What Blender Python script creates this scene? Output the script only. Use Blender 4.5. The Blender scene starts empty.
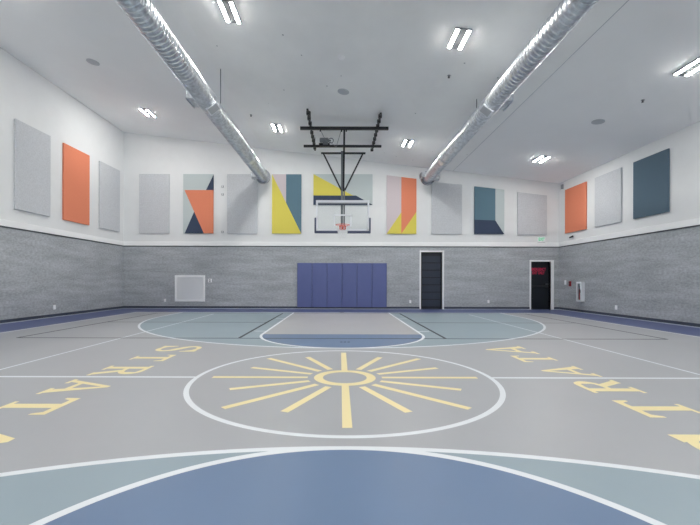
import bpy, math, random
from mathutils import Matrix, Vector
random.seed(7)
PI = math.pi
sc = bpy.context.scene
COL = sc.collection

# ------------------------------------------------------------------ room numbers
XL, XR, YF, YB = -9.18, 9.28, 16.27, -6.85
CX = 0.05                       # axis of the court
YH = 4.72                       # half-court line
def ceil_z(x): return 6.415 - 0.1155 * x
TILT = math.atan(0.1155)
Z_LEDGE = 2.64

# ------------------------------------------------------------------ helpers
def lin(c):
    c /= 255.0
    return c / 12.92 if c <= 0.04045 else ((c + 0.055) / 1.055) ** 2.4
def rgb(r, g, b, k=1.0):
    return (min(1, lin(r) * k), min(1, lin(g) * k), min(1, lin(b) * k), 1)

def base_mat(name, color, rough=0.6, metal=0.0, spec=0.5):
    m = bpy.data.materials.new(name); m.use_nodes = True
    b = m.node_tree.nodes['Principled BSDF']
    b.inputs['Base Color'].default_value = color
    b.inputs['Roughness'].default_value = rough
    b.inputs['Metallic'].default_value = metal
    b.inputs['Specular IOR Level'].default_value = spec
    return m
def mottled(name, color, amount=0.08, scale=(20, 20, 20), rough=0.8, detail=4, bump=0.0, spec=0.3, metal=0.0, bump_dist=0.01):
    """colour varied by noise in the object's own space"""
    m = base_mat(name, color, rough, metal, spec)
    nt = m.node_tree; b = nt.nodes['Principled BSDF']
    tc = nt.nodes.new('ShaderNodeTexCoord'); mp = nt.nodes.new('ShaderNodeMapping')
    mp.inputs['Scale'].default_value = scale
    nz = nt.nodes.new('ShaderNodeTexNoise'); nz.inputs['Scale'].default_value = 1.0
    nz.inputs['Detail'].default_value = detail; nz.inputs['Roughness'].default_value = 0.6
    cr = nt.nodes.new('ShaderNodeValToRGB')
    cr.color_ramp.elements[0].position = 0.25; cr.color_ramp.elements[1].position = 0.75
    cr.color_ramp.elements[0].color = tuple(max(0, c * (1 - amount)) for c in color[:3]) + (1,)
    cr.color_ramp.elements[1].color = tuple(min(1, c * (1 + amount)) for c in color[:3]) + (1,)
    nt.links.new(tc.outputs['Object'], mp.inputs['Vector']); nt.links.new(mp.outputs['Vector'], nz.inputs['Vector'])
    nt.links.new(nz.outputs['Fac'], cr.inputs['Fac']); nt.links.new(cr.outputs['Color'], b.inputs['Base Color'])
    if bump:
        bp = nt.nodes.new('ShaderNodeBump'); bp.inputs['Strength'].default_value = bump
        bp.inputs['Distance'].default_value = bump_dist
        nt.links.new(nz.outputs['Fac'], bp.inputs['Height']); nt.links.new(bp.outputs['Normal'], b.inputs['Normal'])
    return m
def emit(name, color, strength):
    m = bpy.data.materials.new(name); m.use_nodes = True
    nt = m.node_tree; nt.nodes.clear()
    e = nt.nodes.new('ShaderNodeEmission'); o = nt.nodes.new('ShaderNodeOutputMaterial')
    e.inputs['Color'].default_value = color; e.inputs['Strength'].default_value = strength
    nt.links.new(e.outputs[0], o.inputs['Surface'])
    return m

class MB:
    """collects faces; build() links them as ONE mesh object"""
    def __init__(self): self.v = []; self.f = []; self.m = []; self.s = []
    def add(self, verts, faces, mat=0, smooth=False):
        k = len(self.v); self.v += [tuple(p) for p in verts]
        for f in faces:
            self.f.append(tuple(i + k for i in f)); self.m.append(mat); self.s.append(smooth)
        return self
    def box(self, x0, x1, y0, y1, z0, z1, mat=0):
        v = [(x0, y0, z0), (x1, y0, z0), (x1, y1, z0), (x0, y1, z0), (x0, y0, z1), (x1, y0, z1), (x1, y1, z1), (x0, y1, z1)]
        return self.add(v, [(3, 2, 1, 0), (4, 5, 6, 7), (0, 1, 5, 4), (1, 2, 6, 5), (2, 3, 7, 6), (3, 0, 4, 7)], mat)
    def prism(self, poly, axis, a0, a1, mat=0):
        """poly of 2D points swept along an axis: 'x' (poly is y,z), 'y' (poly is x,z), 'z' (poly is x,y)"""
        n = len(poly)
        put = {'x': lambda p, a: (a, p[0], p[1]), 'y': lambda p, a: (p[0], a, p[1]), 'z': lambda p, a: (p[0], p[1], a)}[axis]
        v = [put(p, a0) for p in poly] + [put(p, a1) for p in poly]
        f = [tuple(range(n))[::-1], tuple(range(n, 2 * n))] + [(i, (i + 1) % n, (i + 1) % n + n, i + n) for i in range(n)]
        return self.add(v, f, mat)
    def bar(self, p0, p1, w, h, mat=0, up=(0, 0, 1)):
        p0, p1 = Vector(p0), Vector(p1); d = (p1 - p0).normalized(); u = Vector(up)
        if abs(d.dot(u)) > 0.98: u = Vector((0, 1, 0))
        s = d.cross(u).normalized(); u = s.cross(d)
        v = []
        for p in (p0, p1):
            for a, b in ((-1, -1), (1, -1), (1, 1), (-1, 1)): v.append(p + s * (a * w / 2) + u * (b * h / 2))
        return self.add(v, [(3, 2, 1, 0), (4, 5, 6, 7), (0, 1, 5, 4), (1, 2, 6, 5), (2, 3, 7, 6), (3, 0, 4, 7)], mat)
    def tube(self, pts, r, n=12, mat=0, closed=False, cap=True):
        pts = [Vector(p) for p in pts]; N = len(pts); rings = []
        for i, p in enumerate(pts):
            a = pts[i - 1] if (i or closed) else pts[i]; b = pts[(i + 1) % N] if (i < N - 1 or closed) else pts[i]
            d = (b - a).normalized(); u = Vector((0, 0, 1)) if abs(d.z) < 0.9 else Vector((1, 0, 0))
            s = d.cross(u).normalized(); u = s.cross(d)
            rr = r[i] if isinstance(r, (list, tuple)) else r
            rings.append([p + (s * math.cos(2 * PI * k / n) + u * math.sin(2 * PI * k / n)) * rr for k in range(n)])
        v = [q for ring in rings for q in ring]; f = []
        for i in range(N if closed else N - 1):
            j = (i + 1) % N
            for k in range(n): f.append((i * n + k, i * n + (k + 1) % n, j * n + (k + 1) % n, j * n + k))
        self.add(v, f, mat, True)
        if cap and not closed:
            self.add(rings[0], [tuple(range(n))[::-1]], mat); self.add(rings[-1], [tuple(range(n))], mat)
        return self
    def lathe(self, prof, n=24, c=(0, 0, 0), mat=0):
        """profile of (radius, z) turned about z"""
        v = [(c[0] + r * math.cos(2 * PI * k / n), c[1] + r * math.sin(2 * PI * k / n), c[2] + z) for r, z in prof for k in range(n)]
        f = [(i * n + k, i * n + (k + 1) % n, (i + 1) * n + (k + 1) % n, (i + 1) * n + k) for i in range(len(prof) - 1) for k in range(n)]
        self.add(v, f, mat, False)
        self.add(v[:n], [tuple(range(n))[::-1]], mat); self.add(v[-n:], [tuple(range(n))], mat)
        return self
    # flat paint
    def flat(self, poly, z, mat=0): return self.add([(x, y, z) for x, y in poly], [tuple(range(len(poly)))], mat)
    def rect(self, x0, x1, y0, y1, z, mat=0): return self.flat([(x0, y0), (x1, y0), (x1, y1), (x0, y1)], z, mat)
    def arc(self, cx, cy, r0, r1, a0, a1, z, n=96, mat=0):
        v = []
        for i in range(n + 1):
            a = a0 + (a1 - a0) * i / n
            v += [(cx + r0 * math.cos(a), cy + r0 * math.sin(a), z), (cx + r1 * math.cos(a), cy + r1 * math.sin(a), z)]
        return self.add(v, [(2 * i, 2 * i + 1, 2 * i + 3, 2 * i + 2) for i in range(n)], mat)
    def build(self, name, mats, parent=None, loc=(0, 0, 0), bevel=0, seg=2):
        me = bpy.data.meshes.new(name)
        me.from_pydata([tuple(p) for p in self.v], [], self.f)
        for m in (mats if isinstance(mats, (list, tuple)) else [mats]): me.materials.append(m)
        me.polygons.foreach_set('material_index', self.m); me.polygons.foreach_set('use_smooth', self.s)
        me.update()
        o = bpy.data.objects.new(name, me); COL.objects.link(o); o.location = loc
        if parent is not None: o.parent = parent
        if bevel:
            b = o.modifiers.new('soft edges', 'BEVEL'); b.width = bevel; b.segments = seg; b.limit_method = 'ANGLE'
        return o
def tag(o, label, cat, group=None):
    o['label'] = label; o['category'] = cat
    if group: o['group'] = group
    return o
def thing(name, label, cat, loc, group=None, rot=(0, 0, 0)):
    o = bpy.data.objects.new(name, None); COL.objects.link(o)
    o.location = loc; o.rotation_euler = rot; o.empty_display_size = 0.1
    return tag(o, label, cat, group)
def struct(o): o['kind'] = 'structure'; return o
def lettering(name, text, size, mat, parent, loc, rot, depth=0.002, width=None):
    """words as a mesh, centred, reading along local x"""
    cu = bpy.data.curves.new(name, 'FONT'); cu.body = text; cu.size = size; cu.extrude = depth
    cu.offset = size * .03; cu.align_x = 'CENTER'; cu.align_y = 'CENTER'
    t = bpy.data.objects.new(name, cu); COL.objects.link(t)
    dg = bpy.context.evaluated_depsgraph_get(); dg.update()
    me = bpy.data.meshes.new_from_object(t.evaluated_get(dg))
    bpy.data.objects.remove(t)
    me.materials.clear(); me.materials.append(mat)
    if width:
        xs = [v.co.x for v in me.vertices]; k = width / (max(xs) - min(xs))
        for v in me.vertices: v.co.x *= k
    o = bpy.data.objects.new(name, me); COL.objects.link(o); o.parent = parent; o.location = loc; o.rotation_euler = rot
    return o

# ------------------------------------------------------------------ materials
M = {}
K = 1.15
M['white_wall'] = mottled('white painted wall', rgb(226, 228, 229), 0.015, (3, 3, 3), 0.75, 3)
def grey_wall():
    """fine grain with broad, slightly streaked patches"""
    m = mottled('grey textured wall', rgb(163, 167, 171, K), 0.26, (11, 11, 22), 0.85, 10, 0.5, 0.25)
    nt = m.node_tree; b = nt.nodes['Principled BSDF']
    tc = nt.nodes.new('ShaderNodeTexCoord'); mp = nt.nodes.new('ShaderNodeMapping'); mp.inputs['Scale'].default_value = (0.9, 0.9, 5.5)
    nz = nt.nodes.new('ShaderNodeTexNoise'); nz.inputs['Scale'].default_value = 1.0; nz.inputs['Detail'].default_value = 5
    mr = nt.nodes.new('ShaderNodeMapRange'); mr.inputs['From Min'].default_value = 0.3; mr.inputs['From Max'].default_value = 0.7
    mr.inputs['To Min'].default_value = 0.84; mr.inputs['To Max'].default_value = 1.12
    mx = nt.nodes.new('ShaderNodeVectorMath'); mx.operation = 'SCALE'
    src = b.inputs['Base Color'].links[0].from_socket
    nt.links.new(tc.outputs['Object'], mp.inputs['Vector']); nt.links.new(mp.outputs['Vector'], nz.inputs['Vector'])
    nt.links.new(nz.outputs['Fac'], mr.inputs['Value']); nt.links.new(src, mx.inputs[0]); nt.links.new(mr.outputs['Result'], mx.inputs['Scale'])
    nt.links.new(mx.outputs['Vector'], b.inputs['Base Color'])
    return m
M['grey_wall'] = grey_wall()
M['ceiling'] = mottled('painted ceiling', rgb(246, 247, 247), 0.02, (0.6, 0.6, 0.6), 0.8, 3)
M['trim'] = base_mat('white trim', rgb(244, 245, 246), 0.5)
M['painted_shadow'] = base_mat('painted ledge shadow', rgb(92, 95, 100), 0.8)  # colour of the shadow line painted under the ledge
M['base'] = base_mat('dark rubber base', rgb(62, 70, 86), 0.5)
M['toe'] = base_mat('pale toe strip', rgb(190, 197, 206), 0.4)

# centre of the ceiling: bare concrete with flecks
def concrete():
    m = mottled('concrete ceiling', rgb(245, 246, 245), 0.04, (1.1, 0.8, 1.0), 0.85, 8, 0.15)
    nt = m.node_tree; b = nt.nodes['Principled BSDF']
    tc = nt.nodes.new('ShaderNodeTexCoord'); vo = nt.nodes.new('ShaderNodeTexVoronoi'); vo.inputs['Scale'].default_value = 1.6
    lt = nt.nodes.new('ShaderNodeMath'); lt.operation = 'LESS_THAN'; lt.inputs[1].default_value = 0.035
    mx = nt.nodes.new('ShaderNodeMix'); mx.data_type = 'RGBA'
    src = b.inputs['Base Color'].links[0].from_socket
    nt.links.new(tc.outputs['Object'], vo.inputs['Vector']); nt.links.new(vo.outputs['Distance'], lt.inputs[0])
    nt.links.new(lt.outputs[0], mx.inputs['Factor']); nt.links.new(src, mx.inputs['A'])
    mx.inputs['B'].default_value = rgb(170, 172, 176)
    nt.links.new(mx.outputs['Result'], b.inputs['Base Color'])
    return m
M['concrete'] = concrete()

def floor_paint(name, color, rough=0.42, amount=0.03):
    return mottled(name, color, amount, (0.7, 0.7, 0.7), rough, 4, 0.0, 0.45)
M['floor'] = floor_paint('grey sports floor', rgb(168, 170, 174, 0.94))
M['floor_key'] = floor_paint('grey key floor', rgb(172, 172, 175, 1.0))
M['pale_blue'] = floor_paint('pale blue floor paint', rgb(140, 156, 165, 1.05))
M['blue'] = floor_paint('blue floor paint', rgb(98, 120, 151, 1.03))
M['border_blue'] = floor_paint('dark blue border paint', rgb(74, 84, 124, K))
M['line_white'] = floor_paint('white line paint', rgb(222, 226, 230, 1.0), 0.45, 0.01)
M['line_dark'] = floor_paint('dark line paint', rgb(48, 52, 62), 0.5, 0.01)
M['line_grey'] = floor_paint('pale line paint', rgb(206, 211, 216, K), 0.45, 0.01)
M['yellow'] = floor_paint('pale yellow floor paint', rgb(232, 217, 165, 1.04), 0.45, 0.02)

F = lambda n, c, a=0.06: mottled(n, c, a, (60, 60, 60), 0.95, 3, 0.25, 0.15)
M['felt_grey'] = mottled('grey felt', rgb(186, 189, 193, K), 0.12, (28, 28, 28), 0.95, 6, 0.3, 0.15)
M['felt_orange'] = F('orange felt', rgb(210, 128, 100, K))
M['felt_navy'] = F('navy felt', rgb(62, 72, 92, K))
M['felt_teal'] = F('teal felt', rgb(92, 118, 132, K))
M['felt_slate'] = F('slate blue felt', rgb(86, 104, 117, K))
M['felt_yellow'] = F('yellow felt', rgb(206, 194, 92, K))
M['felt_pink'] = F('pinkish grey felt', rgb(194, 184, 188, K))
M['felt_pale'] = F('pale green grey felt', rgb(178, 187, 188, K))

M['vinyl'] = mottled('blue vinyl', rgb(88, 98, 146, K), 0.05, (2, 2, 1.2), 0.42, 3, 0.0, 0.5)
M['black_metal'] = base_mat('black painted steel', rgb(30, 32, 37), 0.45)
M['grey_metal'] = base_mat('grey painted steel', rgb(112, 117, 122), 0.4, 0.3)
M['motor'] = base_mat('grey motor casing', rgb(122, 128, 132), 0.4, 0.5)
M['frame_white'] = base_mat('white powder coat', rgb(222, 225, 230, K), 0.4)
M['pad_navy'] = base_mat('navy foam padding', rgb(78, 86, 112), 0.6)
M['orange_rim'] = base_mat('orange rim paint', rgb(222, 74, 44), 0.4)
M['cord'] = base_mat('white net cord', rgb(232, 234, 236), 0.8)
M['duct'] = mottled('galvanised steel', (0.70, 0.73, 0.76, 1), 0.26, (11, 7, 11), 0.30, 3, 0.22, 0.5, 1.0, 0.012)
M['grille'] = base_mat('grille metal', rgb(150, 155, 162), 0.4, 0.6)
M['panel_grey'] = base_mat('light grey sheet metal', rgb(186, 190, 195), 0.5, 0.2)
M['plate'] = base_mat('white plastic plate', rgb(248, 249, 250), 0.4)
M['plate_grey'] = base_mat('grey plastic', rgb(150, 154, 158), 0.5)
M['dark_plastic'] = base_mat('dark plastic', rgb(44, 46, 52), 0.5)
M['red_plastic'] = base_mat('red plastic', rgb(170, 48, 58), 0.4)
M['navy_groove_shade'] = base_mat('navy door paint in groove shade', rgb(22, 27, 38), 0.5)  # same door paint, darkened to put shade into the grooves
M['navy_door'] = base_mat('dark navy door paint', rgb(42, 50, 66), 0.4)
M['black_door'] = base_mat('near black door paint', rgb(22, 28, 36), 0.35)
M['red_text'] = base_mat('red sign lettering', rgb(206, 44, 82), 0.5)
M['steel'] = base_mat('brushed steel', rgb(170, 174, 178), 0.3, 0.9)
M['led'] = emit('led strip', (1.0, 0.98, 0.935, 1), 285)
M['lamp_grey'] = base_mat('grey lamp housing', rgb(120, 123, 127), 0.6)
M['sign_green'] = emit('lit green sign letters', rgb(70, 175, 130), 1.0)
M['disc'] = base_mat('grey perforated disc', rgb(188, 192, 197), 0.6)
def glass():
    m = bpy.data.materials.new('clear glass'); m.use_nodes = True
    nt = m.node_tree; nt.nodes.clear()
    o = nt.nodes.new('ShaderNodeOutputMaterial'); mix = nt.nodes.new('ShaderNodeMixShader')
    t = nt.nodes.new('ShaderNodeBsdfTransparent'); g = nt.nodes.new('ShaderNodeBsdfGlossy'); lw = nt.nodes.new('ShaderNodeLayerWeight'); fr = nt.nodes.new('ShaderNodeMath')
    t.inputs['Color'].default_value = (0.96, 0.975, 0.975, 1); g.inputs['Roughness'].default_value = 0.03
    lw.inputs['Blend'].default_value = 0.3; fr.operation = 'MULTIPLY'; fr.inputs[1].default_value = 0.12; nt.links.new(lw.outputs['Facing'], fr.inputs[0])
    nt.links.new(fr.outputs[0], mix.inputs[0]); nt.links.new(t.outputs[0], mix.inputs[1]); nt.links.new(g.outputs[0], mix.inputs[2])
    nt.links.new(mix.outputs[0], o.inputs['Surface'])
    return m
M['glass'] = glass()

# ================================================================== FLOOR
fl = struct(MB().box(XL, XR, YB, YF, -0.2, 0).build('floor', M['floor']))
Z1, Z2, Z3, Z4, Z5 = 0.0003, 0.0006, 0.0009, 0.0012, 0.0016
SX = 7.68                       # half width of the court
YBASE = 14.39
def mir(y): return 2 * 4.752 - y
# blue run-off strip round the court
b = MB()
b.rect(XL, CX - SX, YB, YF, Z1); b.rect(CX + SX, XR, YB, YF, Z1)
b.rect(CX - SX, CX + SX, YBASE, YF, Z1); b.rect(CX - SX, CX + SX, YB, mir(YBASE), Z1)
b.build('border_paint', M['border_blue'], fl)
RC, YC3 = 5.97, 12.72           # three point arc
LW = 0.058
for end in (0, 1):
    m = (lambda y: y) if end == 0 else mir
    sgn = 1 if end == 0 else -1
    pts = [(CX - RC, m(YBASE))] + [(CX + RC * math.cos(PI + PI * i / 96), m(YC3) + sgn * RC * math.sin(PI + PI * i / 96)) for i in range(97)] + [(CX + RC, m(YBASE))]
    MB().flat(pts, Z1).build('three_point_area', M['pale_blue'], fl)
    MB().rect(CX - 1.80, CX + 1.80, min(m(8.55), m(YBASE)), max(m(8.55), m(YBASE)), Z2).build('key_paint', M['floor_key'], fl)
    pts = [(CX + 1.80 * math.cos(PI + PI * i / 64), m(8.55) + sgn * 1.80 * math.sin(PI + PI * i / 64)) for i in range(65)]
    MB().flat(pts, Z2).build('free_throw_area', M['blue'], fl)
    l = MB()
    l.arc(CX, m(YC3), RC - LW, RC, 0 if end else PI, PI if end else 2 * PI, Z4, 160)
    for s in (-1, 1):
        x0, x1 = sorted((CX + s * (RC - LW), CX + s * RC))
        l.rect(x0, x1, min(m(YC3), m(YBASE)), max(m(YC3), m(YBASE)), Z4)
    l.build('three_point_line', M['line_white'], fl)
    l = MB()
    l.arc(CX, m(8.55), 1.80 - LW, 1.80, 0 if end else PI, PI if end else 2 * PI, Z4 + 0.0001, 96)
    for s in (-1, 1):
        x0, x1 = sorted((CX + s * (1.80 - LW), CX + s * 1.80))
        l.rect(x0, x1, min(m(8.55), m(YBASE)), max(m(8.55), m(YBASE)), Z4)
        for yt in (12.1, 9.05):
            x0, x1 = sorted((CX + s * 1.80, CX + s * 2.06))
            l.rect(x0, x1, m(yt) - 0.03, m(yt) + 0.03, Z4)
    l.build('lane_line', M['line_white'], fl)
# boundary lines and half-court line
b = MB()
for s in (-1, 1): b.rect(CX + s * SX - LW / 2, CX + s * SX + LW / 2, mir(YBASE), YBASE, Z4)
b.rect(CX - SX, CX + SX, YBASE - LW / 2, YBASE + LW / 2, Z4); b.rect(CX - SX, CX + SX, mir(YBASE) - LW / 2, mir(YBASE) + LW / 2, Z4)
b.build('boundary_line', M['line_white'], fl)
b = MB(); b.rect(CX - SX, CX - 1.82, YH - LW / 2, YH + LW / 2, Z4); b.rect(CX + 1.82, CX + SX, YH - LW / 2, YH + LW / 2, Z4)
b.build('half_court_line', M['line_white'], fl)
MB().arc(CX, YH, 1.772, 1.828, 0, 2 * PI, Z4, 160).build('center_circle', M['line_white'], fl)
# thin pale lines of the volleyball court, dark lines of the pickleball court across the far half
b = MB()
for s in (-1, 1): b.rect(CX + s * 4.55 - 0.02, CX + s * 4.55 + 0.02, YH - 9, YH + 9, Z3)
b.build('volleyball_line', M['line_grey'], fl)
b = MB(); PX, PK = 6.705, 2.134
for y in (7.92, 14.02): b.rect(CX - PX, CX + PX, y - 0.035, y + 0.035, Z3)
for x in (-PX, PX, -PK, PK): b.rect(CX + x - 0.032, CX + x + 0.032, 7.92, 14.02, Z3)
for s in (-1, 1):
    x0, x1 = sorted((CX + s * PK, CX + s * PX)); b.rect(x0, x1, 10.93, 11.0, Z3)
b.build('pickleball_line', M['line_dark'], fl)
# sun emblem in the centre circle: ring and sixteen rays
b = MB(); b.arc(CX + .012, YH, 0.268, 0.378, 0, 2 * PI, Z5, 96)
for k in range(16):
    a = k * PI / 8
    if k in (3, 5, 11, 13): a += math.radians(1.8) * (1 if k in (5, 13) else -1)
    r0 = 0.36 if k in (4, 12) else 0.455; r1 = 1.625 if k % 2 == 0 else 1.37
    ca, sa, w = math.cos(a), math.sin(a), 0.041
    b.flat([(CX + .012 + r * ca - q * sa, YH + r * sa + q * ca) for r, q in ((r0, -w), (r1, -w), (r1, w), (r0, w))], Z5)
b.build('sun_emblem', M['yellow'], fl)
# STRATA in slab letters down both sides
def stroke(pts, ws):
    out = []
    for i, p in enumerate(pts):
        a, c = pts[max(0, i - 1)], pts[min(len(pts) - 1, i + 1)]
        d = Vector((c[0] - a[0], c[1] - a[1])).normalized(); n = Vector((-d.y, d.x)) * ws[i] / 2
        out.append(((p[0] + n.x, p[1] + n.y), (p[0] - n.x, p[1] - n.y)))
    return [[out[i][0], out[i + 1][0], out[i + 1][1], out[i][1]] for i in range(len(out) - 1)]
def spline(P, k=6):
    out = []
    for i in range(len(P) - 1):
        p0, p1, p2, p3 = P[max(0, i - 1)], P[i], P[i + 1], P[min(len(P) - 1, i + 2)]
        for j in range(k):
            t = j / k
            out.append(tuple(0.5 * (2 * p1[q] + (p2[q] - p0[q]) * t + (2 * p0[q] - 5 * p1[q] + 4 * p2[q] - p3[q]) * t * t + (3 * p1[q] - p0[q] - 3 * p2[q] + p3[q]) * t ** 3) for q in (0, 1)))
    return out + [P[-1]]
def letter_polys(ch):
    if ch == 'T':
        return 0.48, [[(.18, .03), (.30, .03), (.30, .57), (.18, .57)], [(.0, .53), (.48, .53), (.48, .60), (.0, .60)],
                      [(.0, .60), (-.005, .45), (.03, .45), (.075, .54)], [(.48, .60), (.485, .45), (.45, .45), (.405, .54)],
                      [(.11, 0), (.37, 0), (.37, .045), (.11, .045)]]
    if ch == 'A':
        return 0.60, [[(.03, .02), (.115, .02), (.32, .53), (.285, .60)], [(.285, .60), (.34, .60), (.57, .02), (.43, .02)],
                      [(.17, .16), (.43, .16), (.43, .225), (.17, .225)],
                      [(0, 0), (.18, 0), (.18, .045), (0, .045)], [(.38, 0), (.60, 0), (.60, .045), (.38, .045)]]
    if ch == 'R':
        P = [(.10, .57), (.27, .57), (.385, .545), (.42, .45), (.385, .355), (.27, .315), (.10, .315)]
        S = spline(P); W = [.06 + .055 * math.exp(-((p[1] - .45) / .09) ** 2) if p[0] > .27 else .06 for p in S]
        return 0.54, [[(.06, .02), (.175, .02), (.175, .59), (.06, .59)], [(0, .55), (.17, .55), (.17, .60), (0, .60)],
                      [(0, 0), (.235, 0), (.235, .045), (0, .045)], [(.22, .32), (.34, .32), (.51, .03), (.385, .03)],
                      [(.385, 0), (.54, 0), (.54, .045), (.385, .045)]] + stroke(S, W)
    P = [(.455, .46), (.40, .535), (.265, .568), (.13, .54), (.075, .455), (.13, .365), (.26, .305), (.39, .245), (.445, .15), (.39, .06), (.255, .032), (.11, .065), (.06, .16)]
    S = spline(P); n = len(S) - 1
    W = [.062 + .055 * math.exp(-(((i / n) - .5) / .2) ** 2) for i in range(n + 1)]
    return 0.52, stroke(S, W) + [[(.38, .60), (.515, .60), (.515, .39), (.465, .39), (.42, .50)], [(.005, 0), (.13, 0), (.10, .10), (.055, .21), (.005, .21)]]
for side in (-1, 1):
    for i, ch in enumerate('STRATA'):
        w, polys = letter_polys(ch); b = MB()
        big = i in (0, 5); kh = 1.235 if big else .945 if ch == 'T' or (ch == 'R' and side > 0) else 1.0; kw = {'S': 1.1, 'A': 1.25}[ch] if big else 1.0; w *= kw
        dy = (-.09 if i in (2, 3) else -.03 if i == 1 else 0) if side < 0 else (-.13 if i == 0 else -.04 if i == 3 else 0)
        for kk, p in enumerate(polys):
            q = []
            for a, h in p:
                a *= kw; h *= kh
                if side < 0: q.append((-3.17 + h, YH + 0.05 + dy + (2.5 - i) * 0.765 - (a - w / 2)))
                else: q.append((3.28 - h, YH + 0.02 + dy + (i - 2.5) * 0.765 + (a - w / 2)))
            b.flat(q, Z5 + 0.00001 * kk)
        b.build('letter', M['yellow'], fl)
# floor sockets in front of the hoop
b = MB()
for dx in (-0.07, 0.0, 0.07): b.lathe([(0.026, 0), (0.024, 0.003)], 16, (0.1 + dx, 7.46, Z2))
b.build('floor_socket', M['line_dark'], fl)
MB().lathe([(0.09, 0), (0.085, 0.006)], 20, (0.07, 14.5, Z1)).build('floor_socket', M['line_dark'], fl)

# ================================================================== WALLS
T = 0.2
D1 = (3.43, 4.33, 2.42)         # door openings: x0, x1, top
D2 = (8.09, 8.93, 2.03)
def lower_upper(b, kind):
    pass
b = MB()
zt = ceil_z
b.prism([(XL - T, Z_LEDGE), (XR + T, Z_LEDGE), (XR + T, zt(XR + T)), (XL - T, zt(XL - T))], 'y', YF, YF + T, 0)
for x0, x1, z0 in ((XL - T, D1[0], 0), (D1[0], D1[1], D1[2]), (D1[1], D2[0], 0), (D2[0], D2[1], D2[2]), (D2[1], XR + T, 0)):
    b.box(x0, x1, YF, YF + T, z0 - (0.2 if z0 == 0 else 0), Z_LEDGE, 1)
struct(b.build('wall_far', [M['white_wall'], M['grey_wall']]))
b = MB(); b.box(XL - T, XL, YB, YF, Z_LEDGE, zt(XL), 0); b.box(XL - T, XL, YB, YF, -0.2, Z_LEDGE, 1)
struct(b.build('wall_left', [M['white_wall'], M['grey_wall']]))
b = MB(); b.box(XR, XR + T, YB, YF, Z_LEDGE, zt(XR), 0); b.box(XR, XR + T, YB, YF, -0.2, Z_LEDGE, 1)
struct(b.build('wall_right', [M['white_wall'], M['grey_wall']]))
b = MB(); b.prism([(XL - T, Z_LEDGE), (XR + T, Z_LEDGE), (XR + T, zt(XR + T)), (XL - T, zt(XL - T))], 'y', YB - T, YB, 0)
b.box(XL - T, XR + T, YB - T, YB, -0.2, Z_LEDGE, 0)  # unseen lower part left white to bounce more light into the room
struct(b.build('wall_back', [M['white_wall'], M['grey_wall']]))
# white ledge between the grey and the white wall, its shadow line painted below
TR0, TR1, TP = Z_LEDGE, 2.84, 0.035
def trim(name, b): struct(b.build(name, [M['trim'], M['painted_shadow']], bevel=0.004))
b = MB(); b.box(XL, XR, YF - TP, YF, TR0 + .02, TR1); b.box(XL, XR, YF - TP * .5, YF, TR0 - .015, TR0 + .02, 1); trim('trim_1', b)
b = MB(); b.box(XL, XL + TP, YB, YF - TP, TR0 + .02, TR1); b.box(XL, XL + TP * .5, YB, YF - TP, TR0 - .015, TR0 + .02, 1); trim('trim_2', b)
b = MB(); b.box(XR - TP, XR, YB, YF - TP, TR0 + .02, TR1); b.box(XR - TP * .5, XR, YB, YF - TP, TR0 - .015, TR0 + .02, 1); trim('trim_3', b)
# baseboards
BH, BT = 0.105, 0.02
b = MB()
for x0, x1 in ((XL, D1[0] - .06), (D1[1] + .075, D2[0] - .05), (D2[1] + .125, XR)):
    b.box(x0, x1, YF - BT, YF, 0.02, BH); b.box(x0, x1, YF - BT - .03, YF, 0, 0.02, 1)
struct(b.build('baseboard_far', [M['base'], M['toe']]))
b = MB(); b.box(XL, XL + BT, YB, YF - .05, 0.02, BH); b.box(XL, XL + BT + .02, YB, YF - .05, 0, 0.02, 1); struct(b.build('baseboard_left', [M['base'], M['toe']]))
b = MB(); b.box(XR - BT, XR, YB, YF - .05, 0.02, BH); b.box(XR - BT - .02, XR, YB, YF - .05, 0, 0.02, 1); struct(b.build('baseboard_right', [M['base'], M['toe']]))

# ================================================================== CEILING
CL, CR = -3.3, 4.78
b = MB()
def slab(x0, x1, mat):
    b.prism([(x0, zt(x0)), (x1, zt(x1)), (x1, zt(x1) + 0.2), (x0, zt(x0) + 0.2)], 'y', YB - T, YF + T, mat)
slab(XL - T, CL, 0); slab(CL, CR, 1); slab(CR, XR + T, 0)
ce = struct(b.build('ceiling', [M['ceiling'], M['concrete']]))
MB().prism([(CR - .007, zt(CR - .007) - .004), (CR + .007, zt(CR + .007) - .004), (CR + .007, zt(CR + .007) + .01), (CR - .007, zt(CR - .007) + .01)], 'y', YB, YF).build('seam', M['disc'], ce)

# ================================================================== DOORS
def door(name, d, rec, leaf_mat, grooves):
    x0, x1, top = d
    b = MB(); fw = 0.062; fr = 0.125 if not grooves else .075
    b.box(x0 - fw, x0, YF - .025, YF + T, 0, top + fw); b.box(x1, x1 + fr, YF - .025, YF + T, 0, top + fw); b.box(x0, x1, YF - .025, YF + T, top, top + fw)
    root = struct(b.build(name, M['trim'], bevel=0.004))
    b = MB(); yl = YF + rec
    b.box(x0, x1, yl, yl + .045, 0.012, top, 0)
    if grooves:                                  # raised flat panels, one above the other
        n = grooves; z0 = 0.10; step = (top - 0.14 - z0) / n
        for k in range(n): b.box(x0 + .07, x1 - .07, yl - .022, yl, z0 + k * step + .022, z0 + (k + 1) * step - .022, 1)
    b.build('leaf', leaf_mat, root, bevel=0.003)
    b = MB(); b.box(x0, x1, YF - .01, YF + T, 0, 0.012); b.build('threshold', M['base'], root)
    return root, yl
d1, yl = door('door_1', D1, 0.07, [M['navy_groove_shade'], M['navy_door']], 7)
b = MB(); b.tube([(D1[0] + .07, yl, 1.0), (D1[0] + .07, yl - .06, 1.0), (D1[0] + .19, yl - .06, 1.0)], 0.012); b.lathe([(.03, 0), (.03, .01)], 16, (0, 0, 0))
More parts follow.
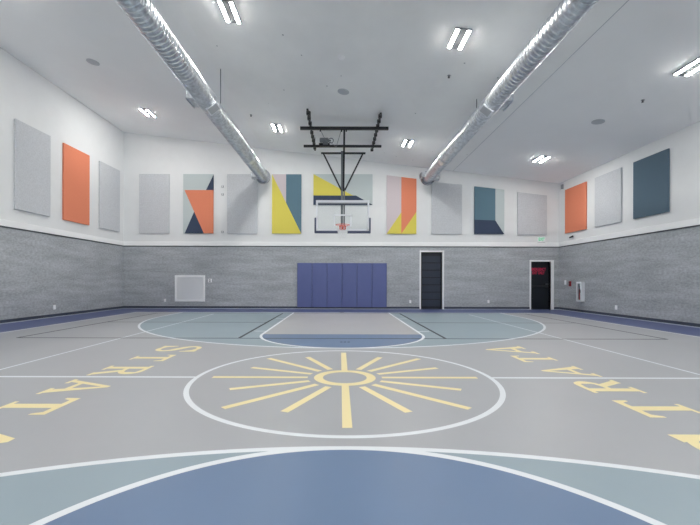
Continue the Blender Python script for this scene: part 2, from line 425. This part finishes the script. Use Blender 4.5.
bl = MB(); bl.tube([(D1[0] + .07, yl, 1.0), (D1[0] + .07, yl - .06, 1.0), (D1[0] + .19, yl - .06, 1.0)], 0.012); bl.tube([(D1[0] + .07, yl, 1.0), (D1[0] + .07, yl - .012, 1.0)], 0.03, 20)
bl.build('handle', M['dark_plastic'], d1)
d2, yl = door('door_2', D2, 0.13, M['black_door'], 0)
b = MB(); b.box(D2[0] + .05, D2[1] - .06, yl - .07, yl - .03, 0.95, 1.02); b.box(D2[0] + .03, D2[0] + .13, yl - .075, yl, 0.93, 1.04); b.box(D2[1] - .16, D2[1] - .03, yl - .085, yl, 0.92, 1.06)
b.build('push_bar', M['dark_plastic'], d2, bevel=0.006)
b = MB(); b.tube([(D2[1] - .1, yl - .05, 1.08), (D2[1] - .1, yl - .11, 1.08), (D2[1] - .2, yl - .11, 1.08)], 0.014)
b.build('lever', M['steel'], d2)
mid = (D2[0] + D2[1]) / 2 - .04
lettering('sign_lettering', 'EMERGENCY', 0.17, M['red_text'], d2, (mid, yl - .003, 1.70), (PI / 2, 0, 0), width=0.64)
lettering('sign_lettering', 'EXIT ONLY', 0.17, M['red_text'], d2, (mid, yl - .003, 1.55), (PI / 2, 0, 0), width=0.52)

# ================================================================== ACOUSTIC PANELS
PT = 0.05
def far_panel(px0, px1, zt0, zt1, zb, pieces, label, group):
    """panel flat on the far wall; pieces: (material, polygon in u to the right and v downward)"""
    k = YF / 384.0
    x0, x1 = (px0 - 340) * k, (px1 - 340) * k; w = x1 - x0
    mats = []; b = MB()
    for mname, poly in pieces:
        if mname not in mats: mats.append(mname)
        P = []
        for u, v in poly:
            t = zt0 + (zt1 - zt0) * u - zb; P.append((w * (u - .5), t * (1 - v)))
        b.prism(P, 'y', -PT, 0, mats.index(mname))
    return tag(b.build('acoustic_panel', [M[q] for q in mats], loc=((x0 + x1) / 2, YF - .002, zb)), label, 'wall panel', group)
FULL = [(0, 0), (1, 0), (1, 1), (0, 1)]
ZT, ZB = 5.69, 3.185
GP, CP = 'plain grey panels on the far wall', 'multicoloured panels on the far wall'
far_panel(139.5, 169.5, ZT, ZT, ZB, [('felt_grey', FULL)], 'plain grey felt panel of the far wall nearest the left corner', GP)
far_panel(183.5, 213.4, ZT, ZT, ZB, [
    ('felt_pale', [(0, 0), (1, 0), (1, .02), (.76, .27), (.04, .27), (0, .27)]), ('felt_navy', [(1, .02), (1, .27), (.76, .27)]),
    ('felt_orange', [(.04, .27), (.76, .27), (1, .27), (1, 1), (.69, 1), (.365, .635)]), ('felt_pale', [(0, .27), (.04, .27), (.365, .635), (.05, 1), (0, 1)]),
    ('felt_navy', [(.365, .635), (.69, 1), (.05, 1)])], 'wall panel with orange slab between navy triangles on pale grey', CP)
far_panel(227.2, 257.4, ZT, ZT, ZB, [('felt_grey', FULL)], 'plain grey felt wall panel behind the end of the left silver duct', GP)
far_panel(272.0, 301.2, ZT, ZT, ZB, [('felt_yellow', [(0, 0), (.48, .48), (1, 1), (0, 1)]), ('felt_pink', [(0, 0), (.48, 0), (.48, .48)]),
    ('felt_teal', [(.48, 0), (1, 0), (1, 1), (.48, .48)])], 'wall panel of yellow triangle, pinkish grey and teal, left of the backboard', CP)
far_panel(313.3, 372.2, 5.70, 5.70, 4.41, [('felt_yellow', [(0, 0), (.67, .70), (0, .70)]), ('felt_navy', [(0, .70), (.67, .70), (.72, .70), (1, 1), (0, 1)]),
    ('felt_pale', [(0, 0), (1, 0), (1, 1), (.72, .70), (.67, .70)])], 'wide short wall panel of yellow, navy and pale grey behind the hoop mast', CP)
far_panel(386.4, 416.0, 5.66, 5.51, ZB, [('felt_pink', [(0, 0), (.49, 0), (.49, .62), (0, 1)]), ('felt_yellow', [(0, 1), (.49, .62), (.49, 1)]),
    ('felt_orange', [(.49, 0), (1, 0), (1, .6), (.49, 1), (.49, .62)]), ('felt_yellow', [(1, .6), (1, 1), (.49, 1)])], 'wall panel of pinkish grey and orange over yellow triangles, right of the backboard', CP)
far_panel(431.4, 461.4, 5.385, 5.27, ZB, [('felt_grey', FULL)], 'plain grey felt wall panel above the tall dark navy door', GP)
far_panel(474.0, 503.6, 5.20, 5.06, ZB, [('felt_teal', [(0, 0), (.7, 0), (.7, .7), (0, .7)]), ('felt_pale', [(.7, 0), (1, 0), (1, 1), (.7, .7)]),
    ('felt_navy', [(0, .7), (.7, .7), (1, 1), (0, 1)])], 'wall panel of teal, navy and pale grey like an open box', CP)
far_panel(516.9, 546.1, 4.96, 4.82, 3.155, [('felt_grey', FULL)], 'plain grey felt wall panel with sloping top above the green exit sign', GP)
def side_panel(side, y0, y1, z0, z1, mat, label, group=None):
    b = MB()
    if side < 0: b.box(0, PT, -(y1 - y0) / 2, (y1 - y0) / 2, 0, z1 - z0)
    else: b.box(-PT, 0, -(y1 - y0) / 2, (y1 - y0) / 2, 0, z1 - z0)
    return tag(b.build('acoustic_panel', M[mat], loc=(XL + .002 if side < 0 else XR - .002, (y0 + y1) / 2, z0), bevel=0.004), label, 'wall panel', group)
GL, GR = 'panels on the left wall', 'panels on the right wall'
side_panel(-1, 10.79, 12.10, 3.19, 5.73, 'felt_grey', 'tall grey felt panel on the left wall, largest and farthest from the corner', GL)
side_panel(-1, 12.68, 13.99, 3.19, 5.73, 'felt_orange', 'tall orange felt panel on the left wall between two grey ones', GL)
side_panel(-1, 14.58, 15.92, 3.19, 5.73, 'felt_grey', 'tall grey felt panel on the left wall between the orange panel and the room corner', GL)
side_panel(1, 14.43, 15.77, 3.16, 4.945, 'felt_orange', 'orange felt panel on the right wall close to the room corner', GR)
side_panel(1, 12.63, 13.93, 3.16, 4.945, 'felt_grey', 'grey felt panel on the right wall between orange and slate blue panels', GR)
side_panel(1, 10.81, 12.10, 3.16, 4.945, 'felt_slate', 'slate blue felt panel on the right wall, largest of the three there', GR)

# ================================================================== WALL PADS
pw = 3.795 / 6; px0 = (297.2 - 340) * YF / 384
order = ['leftmost of the six under the hoop', 'second from the left under the hoop', 'third from the left under the hoop',
         'third from the right under the hoop', 'second from the right under the hoop', 'rightmost of the six, nearest the tall navy door']
for k in range(6):
    w = pw - 0.012
    r = thing('wall_pad', 'blue vinyl wall pad, ' + order[k], 'wall pad', (px0 + pw * (k + .5), YF, 0.085), 'blue wall pads under the hoop')
    MB().box(-w / 2, w / 2, -.06, -.012, 0.0, 1.86).build('cushion', M['vinyl'], r, bevel=0.014, seg=3)
    MB().box(-pw / 2 + .002, pw / 2 - .002, -.012, 0, 0.0, 1.86).build('backing_board', M['base'], r)

# ================================================================== CEILING LIGHTS
def light_parts(r):
    b = MB(); b.box(-.165, .165, -.32, .32, -.03, 0.0); b.build('housing', M['lamp_grey'], r, bevel=0.006)
    for s in (-1, 1):
        b = MB(); b.box(s * .115 - .027, s * .115 + .027, -.30, .30, -.036, -.03); b.build('led_strip', M['led'], r)
LIGHT_LABEL = {
    (0, 3): 'twin strip ceiling light nearest the left wall, above the grey corner panels',
    (1, 3): 'twin strip ceiling light between the left duct and the hoop frame',
    (2, 3): 'twin strip ceiling light between the hoop frame and the right duct',
    (3, 3): 'twin strip ceiling light near the far right corner, right of the right duct',
    (0, 2): 'twin strip ceiling light close to the left wall, high above the grey panel',
    (1, 2): 'twin strip ceiling light right beside the near stretch of the left duct',
    (2, 2): 'twin strip ceiling light at the top of the view beside the right duct',
    (3, 2): 'twin strip ceiling light above the slate blue panel of the right wall'}
proto = None
for j, y in enumerate((-3.7, 2.05, 7.82, 13.75)):
    for i, x in enumerate((-6.9, -2.26, 2.41, 7.2)):
        lab = LIGHT_LABEL.get((i, j), 'twin strip ceiling light over the near end of the court, behind the camera')
        if proto is None:
            proto = thing('ceiling_light', lab, 'ceiling light', (x, y, ceil_z(x)), 'twin strip ceiling lights', (0, TILT, 0)); light_parts(proto)
        else:
            r = proto.copy(); COL.objects.link(r); r.location = (x, y, ceil_z(x)); r['label'] = lab
            for ch in list(proto.children):
                c = ch.copy(); COL.objects.link(c); c.parent = r
# round discs, detectors and sprinklers
for x, lab in ((-6.82, 'round grey ceiling disc left of the left duct'), (0.08, 'round grey ceiling disc in front of the hoop frame, midway between the ducts'), (7.1, 'round grey ceiling disc right of the right duct')):
    r = thing('ceiling_speaker', lab, 'speaker', (x, 10.58, ceil_z(x)), 'round ceiling discs', (0, TILT, 0))
    MB().lathe([(.160, 0), (.160, -.012), (.142, -.016)], 32).build('rim', M['disc'], r)
    MB().lathe([(.140, -.010), (.140, -.018), (.08, -.024), (.01, -.025)], 32).build('grille', M['disc'], r)
r = thing('smoke_detector', 'small white smoke detector high on the concrete ceiling between the ducts', 'smoke detector', (0.02, 8.96, ceil_z(.02)), None, (0, TILT, 0))
MB().lathe([(.075, 0), (.075, -.02), (.055, -.045), (.03, -.05)], 24).build('cover', M['plate'], r)
MB().lathe([(.085, 0), (.085, -.012)], 24).build('base', M['plate'], r)
for x, y, lab in ((7.3, 9.27, 'small dark ceiling sprinkler near the right wall'), (-3.0, 12.9, 'small ceiling sprinkler between the left duct and a twin strip light'), (2.6, 9.2, 'small ceiling sprinkler left of the right duct')):
    r = thing('sprinkler', lab, 'sprinkler', (x, y, ceil_z(x)), 'ceiling sprinklers', (0, TILT, 0))
    MB().lathe([(.04, 0), (.035, -.012)], 16).build('escutcheon', M['plate_grey'], r)
    MB().lathe([(.012, -.01), (.012, -.045), (.028, -.047), (.028, -.052)], 12).build('head', M['dark_plastic'], r)

# ================================================================== DUCTS
RD = 0.205
def duct(x, z, y0, y1, outer, label, rods, RD):
    root = thing('spiral_duct', label, 'duct', (x, 0, z), 'round silver ducts')
    # helical ribs all along
    n, pitch = 40, 0.115; b = MB(); prof = ((0, 0), (.40, 0), (.54, .014), (.80, .014), (.94, 0))
    ny = int((y1 - y0) / pitch); v = []; rows = 0
    for k in range(ny):
        for t, dr in prof:
            rows += 1
            for i in range(n):
                a = 2 * PI * i / n
                yy = min(max(y0 + pitch * (k + t + i / n - .5), y0), y1)
                v.append(((RD + dr) * math.cos(a), yy, (RD + dr) * math.sin(a)))
    f = []
    L = len(prof)
    for r in range(rows - 1):
        for i in range(n - 1): f.append((r * n + i, r * n + i + 1, (r + 1) * n + i + 1, (r + 1) * n + i))
    for r in range(rows - L - 1):                # seam of the helix: one pitch on
        f.append((r * n + n - 1, (r + L) * n, (r + L + 1) * n, (r + 1) * n + n - 1))
    b.add(v, f, 0, False); b.build('pipe', M['duct'], root)
    # collars where lengths join
    for yc in (-1.0, 4.0, 9.15, 13.2):
        b = MB(); b.tube([(0, yc - .18, 0), (0, yc - .17, 0), (0, yc + .17, 0), (0, yc + .18, 0)], [RD + .012, RD + .022, RD + .022, RD + .012], 40); b.build('collar', M['duct'], root)
    # access panel with raised frame under the collar at 9.15, on the inner side
    b = MB(); s = -outer; c0 = Vector((s * (RD + .022) * .62, 9.15, -(RD + .022) * .79)); nrm = Vector((s * .62, 0, -.79)); tn = Vector((s * .79, 0, .62)); yv = Vector((0, 1, 0))
    def plate(hw, hy, lift, mat):
        q = [c0 + tn * (a * hw) + yv * (d * hy) + nrm * l for l in (-.03, lift) for a, d in ((-1, -1), (1, -1), (1, 1), (-1, 1))]
        b.add(q, [(3, 2, 1, 0), (4, 5, 6, 7), (0, 1, 5, 4), (1, 2, 6, 5), (2, 3, 7, 6), (3, 0, 4, 7)], mat)
    plate(.15, .17, .008, 0); plate(.12, .14, .012, 1); b.build('access_panel', [M['frame_white'], M['panel_grey']], root)
    # side registers
    def register(yc, ln, side, dz=0.0):
        b = MB(); x0, x1 = sorted((side * RD * .8, side * (RD + .15)))
        b.box(x0, x1, yc - ln / 2, yc + ln / 2, dz - .09, dz + .09, 0)
        xf = side * (RD + .15); e0, e1 = sorted((xf, xf + side * .012))
        b.box(e0, e1, yc - ln / 2 - .03, yc + ln / 2 + .03, dz - .12, dz + .12, 0)
        for k in range(5):
            zz = dz - .085 + k * .036; g0, g1 = sorted((xf, xf + side * .025)); b.box(g0, g1, yc - ln / 2, yc + ln / 2, zz, zz + .022, 1)
        b.build('register', [M['duct'], M['grille']], root)
    register(9.05, .46, outer, .0)
    register(y1 - .35, .38, outer, -.05)
    if outer > 0: register(y1 - .35, .38, -outer, 0.02)
    # flanged end cap
    b = MB(); b.tube([(0, y1 - .05, 0), (0, y1 - .05, 0.0001)], 0.001)
    b = MB(); b.tube([(0, y1 - .06, 0), (0, y1 + .03, 0)], RD + .085, 40); b.build('flange', M['grille'], root)
    b = MB(); b.tube([(0, y1 + .03, 0), (0, y1 + .07, 0)], [RD - .01, RD - .05], 40); b.build('end_cap', M['grille'], root)
    for yr in rods:
        b = MB(); b.tube([(0, yr, RD * .9), (0, yr, ceil_z(x) - z)], 0.012, 8); b.build('hanger_rod', M['grey_metal'], root)
        b = MB(); b.tube([(0, yr - .03, 0), (0, yr + .03, 0)], RD + .018, 40); b.build('hanger_strap', M['duct'], root)
duct(-3.17, 5.465, -4.5, 15.8, -1, 'long silver spiral duct under the ceiling on the left side', (-3.0, 0.9, 5.6, 10.15), .213)
duct(3.60, 5.42, -4.5, 15.8, 1, 'long silver spiral duct under the ceiling on the right side', (-3.0, 0.9, 5.6, 10.15), .20)

# ================================================================== BASKETBALL HOOP
HX, HY = 0.085, 13.17
hoop = thing('basketball_hoop', 'ceiling hung basketball hoop with glass backboard on black steel frame', 'basketball hoop', (HX, HY, 2.9))
def W(*p): return (p[0] - HX, p[1] - HY, p[2] - 2.9)       # world to the hoop's own space
def hp(b, name, mat, parent=hoop, bevel=0): return b.build(name, mat, parent, bevel=bevel)
ZB6 = 6.05
for x in (-0.95, 1.19):                                     # rails along the court, hung from the ceiling by clamps
    b = MB(); b.bar(W(x, 11.05 + (0.25 if x > 0 else 0), 6.125), W(x, 14.5, 6.125), .06, .045)
    rail = hp(b, 'ceiling_rail', M['black_metal'])
    for k in range(9):
        y = 11.3 + (0.2 if x > 0 else 0) + k * .37
        b = MB(); b.bar(W(x, y - .05, 6.125), W(x, y + .05, 6.125), .10, .085); hp(b, 'rail_clamp', M['black_metal'], rail)
    for y in (12.1, 14.3):
        b = MB(); b.tube([W(x, y, 6.14), W(x, y, ceil_z(x))], .014, 8); hp(b, 'hanger', M['black_metal'], rail)
b = MB(); b.bar(W(-1.28, 12.24, ZB6), W(1.53, 12.24, ZB6), .09, .085); hp(b, 'cross_bar', M['black_metal'])
b = MB(); b.bar(W(-1.32, 13.86, ZB6), W(1.48, 13.86, ZB6), .08, .07); hp(b, 'cross_bar', M['black_metal'])
# mast: two grey tubes side by side, from the rear bar to the backboard
b = MB(); b.bar(W(.06, 13.5, 5.74), W(.06, 13.42, 3.0), .075, .1); b.bar(W(.14, 13.5, 4.45), W(.14, 13.42, 3.0), .05, .09)
b.bar(W(.125, 13.84, ZB6), W(.125, 13.52, 5.70), .05, .05); mast = hp(b, 'mast', M['grey_metal'])
for z in (3.85, 3.1):
    b = MB(); b.bar(W(-.03, 13.35, z), W(.2, 13.35, z), .05, .05); b.bar(W(.10, 13.43, z), W(.10, 13.33, z), .16, .06)
    if z < 3.5: hp(b, 'board_bracket', M['grey_metal'], mast)
b = MB(); b.bar(W(.125, 12.24, ZB6), W(.115, 13.44, 4.33), .06, .05); hp(b, 'front_brace', M['black_metal'])
b = MB(); b.bar(W(-.68, 13.6, 5.71), W(.89, 13.6, 5.71), .055, .055); b.bar(W(.06, 13.5, 5.71), W(.06, 13.64, 5.71), .05, .05); hp(b, 'brace_bar', M['black_metal'])
for s in (-1, 1):
    b = MB(); b.bar(W(.10 + s * .70, 13.59, 5.70), W(.10 + s * .06, 13.42, 4.36), .05, .05); hp(b, 'diagonal_brace', M['black_metal'])
# winch on the rear bar, pulley and cables
b = MB(); b.bar(W(-.76, 13.78, 6.06), W(-.38, 13.78, 6.06), .16, .10); win = hp(b, 'winch', M['black_metal'])
b = MB(); b.tube([W(-.74, 13.74, 6.22), W(-.72, 13.74, 6.22), W(-.44, 13.74, 6.22), W(-.42, 13.74, 6.22)], [.06, .085, .085, .06], 20); b.bar(W(-.62, 13.74, 6.1), W(-.44, 13.74, 6.1), .14, .1); hp(b, 'motor', M['motor'], win)
b = MB(); b.tube([W(-.335 + .085 * math.cos(a), 13.74, 6.21 + .085 * math.sin(a)) for a in [2 * PI * i / 20 for i in range(20)]], .016, 8, closed=True); b.tube([W(-.42, 13.74, 6.21), W(-.335, 13.74, 6.21)], .03, 10); hp(b, 'drum', M['motor'], win)
b = MB(); b.tube([W(-.64, 12.3, 6.02), W(-.50, 13.0, 5.95), W(-.40, 13.72, 6.1)], .008, 6); b.tube([W(.02, 12.3, 6.0), W(-.14, 13.0, 5.72), W(-.36, 13.72, 6.15)], .008, 6); hp(b, 'cable', M['grey_metal'], win)
for p, q, rr in ((.02, .06, .05), (.17, .21, .045), (-.66, -.62, .04)):
    b = MB(); b.tube([W(p, 12.24, 5.99), W(q, 12.24, 5.99)], rr, 16); hp(b, 'pulley', M['black_metal'], win)
# backboard: glass in a white frame, shooter's square, navy edge padding
BW, B0, B1 = .915, 2.885, 3.955
b = MB(); b.box(-BW + .02, BW - .02, -.006, .006, B0 - 2.9 + .02, B1 - 2.9 - .02); board = hp(b, 'backboard', M['glass'])
z0, z1 = B0 - 2.9, B1 - 2.9
b = MB(); b.box(-BW, BW, -.02, .03, z1 - .085, z1); b.box(-BW, BW, -.02, .03, z0, z0 + .09); b.box(-BW, -BW + .065, -.02, .03, z0 + .05, z1 - .085); b.box(BW - .065, BW, -.02, .03, z0 + .05, z1 - .085)
hp(b, 'frame', M['frame_white'], board, .004)
b = MB(); b.box(-BW + .045, BW - .045, -.015, .02, z1 - .115, z1 - .085); hp(b, 'frame_painted_shadow', M['plate_grey'], board)  # grey strip colours in the shade below the top frame bar
b = MB(); q0, q1 = .16, .57
b.box(-.305, .305, -.011, -.0062, q1 - .05, q1); b.box(-.305, .305, -.011, -.0062, q0, q0 + .05)
for s in (-1, 1):
    x0, x1 = sorted((s * .305, s * .27)); b.box(x0, x1, -.011, -.0062, q0, q1)
hp(b, 'shooter_square', M['frame_white'], board)
b = MB()
for s in (-1, 1):
    x0, x1 = sorted((s * (BW - .008), s * (BW + .05))); b.box(x0, x1, -.035, .04, z0 - .06, z0 + .47)
    x0, x1 = sorted((s * .16, s * (BW + .03))); b.box(x0, x1, -.035, .04, z0 - .065, z0 + .02)
hp(b, 'edge_padding', M['pad_navy'], board, .015)
# rim and net
RZ, RY, RR = 3.05 - 2.9, -.38, .2286
b = MB(); b.tube([(RR * math.cos(2 * PI * i / 40), RY + RR * math.sin(2 * PI * i / 40), RZ) for i in range(40)], .011, 10, closed=True)
b.box(-.11, .11, -.035, -.008, RZ - .12, RZ + .05)
for s in (-1, 1): b.bar((s * .07, -.03, RZ - .02), (s * .07, RY + RR + .0, RZ - .004), .03, .03); b.bar((s * .05, -.03, RZ - .10), (s * .1, RY + .17, RZ - .015), .02, .02)
b.box(-.09, .09, RY + RR - .01, -.03, RZ - .012, RZ + .004)
rim = hp(b, 'rim', M['orange_rim'])
b = MB(); rows = [(RR, 0.0), (.205, -.1), (.175, -.19), (.15, -.28), (.135, -.36), (.14, -.44)]; n = 12
for r in range(len(rows) - 1):
    (r0, h0), (r1, h1) = rows[r], rows[r + 1]
    for k in range(n):
        a0 = 2 * PI * (k + .5 * (r % 2)) / n
        for s in (-.5, .5):
            a1 = a0 + s * 2 * PI / n
            b.tube([(r0 * math.cos(a0), RY + r0 * math.sin(a0), RZ + h0), (r1 * math.cos(a1), RY + r1 * math.sin(a1), RZ + h1)], .0045, 5, cap=False)
hp(b, 'net', M['cord'], rim)

# ================================================================== SMALL THINGS ON THE WALLS
# vent grille
KF = YF / 384
x0, x1, z0, z1 = -6.99, -5.715, .30, 1.41
r = thing('vent_grille', 'large square white vent grille low on the grey far wall', 'vent', ((x0 + x1) / 2, YF, z0))
w, h = (x1 - x0) / 2, z1 - z0; b = MB(); e = .085
b.box(-w, w, -.035, 0, h - e, h); b.box(-w, w, -.035, 0, 0, e); b.box(-w, -w + e, -.035, 0, e, h - e); b.box(w - e, w, -.035, 0, e, h - e); b.build('frame', M['plate'], r, bevel=.005)
b = MB(); b.box(-w + e, w - e, -.004, 0, e, h - e); b.build('backing', M['plate'], r)
b = MB(); n = 26
for k in range(n):
    zz = e + (h - 2 * e) * (k + .5) / n; b.bar((-w + e, -.018, zz), (w - e, -.018, zz), .006, .034, 0, (0, -.5, .87))
b.build('louvre', M['plate'], r)
def wall_plate(name, label, cat, wall, a, z, w, h, mat, face=None, group=None, depth=.02):
    """small plate with a face piece; wall is 'far', 'left' or 'right', a is x or y along it"""
    loc, rz = {'far': ((a, YF, z), 0), 'left': ((XL, a, z), PI / 2), 'right': ((XR, a, z), -PI / 2)}[wall]
    r = thing(name, label, cat, loc, group, (0, 0, rz))
    MB().box(-w / 2, w / 2, -depth, 0, -h / 2, h / 2).build('cover', M[mat], r, bevel=.004)
    b = MB(); (b.box(-w * .22, w * .22, -depth - .006, -depth, -h * .36, -h * .06), b.box(-w * .22, w * .22, -depth - .006, -depth, h * .06, h * .36))
    b.build('face', M[face or mat], r)
    return r
OG = 'white outlet plates low on the grey walls'
wall_plate('outlet', 'white outlet plate left of the vent grille on the far wall', 'outlet', 'far', -7.41, .35, .085, .13, 'plate', 'plate', OG)
wall_plate('outlet', 'white outlet plate between the blue pads and the tall navy door', 'outlet', 'far', 2.98, .32, .085, .13, 'plate', 'plate', OG)
wall_plate('outlet', 'white outlet plate on the far wall between the two dark doors', 'outlet', 'far', 6.29, .33, .085, .13, 'plate', 'plate', OG)
wall_plate('outlet', 'white outlet plate low on the grey left wall', 'outlet', 'left', 12.33, .32, .10, .145, 'plate', 'plate', OG)
wall_plate('outlet', 'white outlet plate low on the grey right wall', 'outlet', 'right', 12.89, .32, .10, .145, 'plate', 'plate', OG)
wall_plate('light_switch', 'white switch plate beside the corner on the right wall', 'switch', 'right', 15.80, 1.15, .12, .19, 'plate', 'plate')
wall_plate('thermostat', 'small white control box just right of the vent grille', 'thermostat', 'far', -5.50, 1.19, .14, .15, 'plate', 'plate_grey', None, .05)
r = wall_plate('fire_alarm_pull', 'small red fire alarm pull station beside the extinguisher cabinet', 'fire alarm', 'right', 15.46, 1.10, .11, .2, 'red_plastic', 'dark_plastic', None, .045)
for z, lab in ((5.17, 'small grey box on the white wall beside the orange and navy panel, topmost of three'), (4.84, 'small grey box on the white wall, middle of three beside the orange panel'), (3.25, 'small grey box on the white wall beside the orange and navy panel, lowest of three')):
    wall_plate('junction_box', lab, 'wall box', 'far', -4.98, z, .09, .09, 'plate_grey', 'plate', 'small boxes between two wall panels', .03)
# sensor in the corner under the ceiling
r = thing('motion_sensor', 'small pale sensor in the far right corner under the ceiling', 'sensor', (XR, 16.0, 5.13), None, (0, 0, -PI / 2))
MB().box(-.05, .05, -.07, 0, -.1, .1).build('body', M['plate_grey'], r, bevel=.012); MB().lathe([(.03, 0), (.02, -.03)], 16, (0, -.045, -.1)).build('lens', M['plate'], r)
# horn below the orange panel
r = thing('security_camera', 'small dark camera on the right wall below the orange panel', 'camera', (XR, 15.3, 2.97), None, (0, 0, -PI / 2))
b = MB(); b.box(-.03, .03, -.04, 0, -.03, .03); b.build('bracket', M['plate_grey'], r); b = MB(); b.tube([(-.10, -.07, -.015), (.10, -.07, .015)], .032, 14); b.build('body', M['dark_plastic'], r)
# exit sign
r = thing('exit_sign', 'small white exit sign with green letters above the right door', 'exit sign', ((540.9 - 340) * KF, YF, 2.86))
MB().box(-.155, .155, -.05, 0, 0, .19).build('housing', M['plate'], r, bevel=.006)
lettering('exit_lettering', 'EXIT', .19, M['sign_green'], r, (0, -.0515, .10), (PI / 2, 0, 0), width=.26)
MB().box(-.15, .15, -.045, -.005, -.02, 0).build('lower_edge', M['plate_grey'], r)
# extinguisher cabinet and the extinguisher inside it
cy, cz, cw, chh = 14.70, .43, .28, .74
r = thing('extinguisher_cabinet', 'white wall cabinet with window, holding a fire extinguisher, on right wall', 'cabinet', (XR, cy, cz), None, (0, 0, -PI / 2))
b = MB(); w = cw / 2; d = .125
b.box(-w, w, -.01, 0, 0, chh); b.box(-w, -w + .012, -d, -.01, 0, chh); b.box(w - .012, w, -d, -.01, 0, chh); b.box(-w + .012, w - .012, -d, -.01, 0, .012); b.box(-w + .012, w - .012, -d, -.01, chh - .012, chh)
b.build('body', M['frame_white'], r)
b = MB(); e = .06
b.box(-w - .01, w + .01, -d - .015, -d, chh - e, chh + .01); b.box(-w - .01, w + .01, -d - .015, -d, -.01, e); b.box(-w - .01, -w + e, -d - .015, -d, e, chh - e); b.box(w - e, w + .01, -d - .015, -d, e, chh - e)
dr = b.build('door', M['frame_white'], r)
MB().box(-w + e, w - e, -d - .008, -d - .004, e, chh - e).build('window_pane', M['glass'], dr)
MB().box(w - .05, w - .035, -d - .035, -d - .015, chh * .45, chh * .6).build('handle', M['dark_plastic'], dr)
r = thing('fire_extinguisher', 'red fire extinguisher standing inside the white wall cabinet', 'fire extinguisher', (XR - .066, cy, cz + .012))
MB().lathe([(.046, 0), (.052, .02), (.052, .40), (.04, .45), (.022, .48), (.022, .50)], 24).build('cylinder', M['red_plastic'], r)
b = MB(); b.lathe([(.024, .50), (.024, .54)], 16); b.bar((0, -.02, .55), (0, .09, .57), .02, .015); b.bar((0, -.02, .53), (0, .08, .51), .02, .012); b.build('valve', M['dark_plastic'], r)
b = MB(); b.tube([(0, .02, .52), (-.02, .05, .46), (-.02, .062, .30), (-.02, .060, .14)], .009, 8); b.build('hose', M['dark_plastic'], r)

# ================================================================== CAMERA
W_, H_ = 700.0, 525.0
cam = bpy.data.cameras.new('camera'); co = bpy.data.objects.new('camera', cam); COL.objects.link(co)
cam.sensor_fit = 'HORIZONTAL'; cam.sensor_width = 36.0; cam.lens = 384 * 36.0 / W_
cam.shift_x = (W_ / 2 - 340) / W_; cam.shift_y = -(H_ / 2 - 281) / W_
cam.clip_start = 0.05
co.matrix_world = Matrix.Translation((0, 0, 1.186)) @ Matrix.Rotation(PI / 2, 4, 'X') @ Matrix.Rotation(0.0025, 4, 'Z')
sc.camera = co

# ================================================================== WORLD AND VIEW
wd = bpy.data.worlds.new('world'); sc.world = wd; wd.use_nodes = True
wd.node_tree.nodes['Background'].inputs[0].default_value = (0.5, 0.55, 0.6, 1); wd.node_tree.nodes['Background'].inputs[1].default_value = 0.3
sc.cycles.max_bounces = 20; sc.cycles.diffuse_bounces = 16; sc.cycles.glossy_bounces = 6; sc.cycles.transparent_max_bounces = 16
vs = sc.view_settings
vs.view_transform = 'Standard'; vs.look = 'None'; vs.gamma = 1.0; vs.use_curve_mapping = False; vs.exposure = 0.36
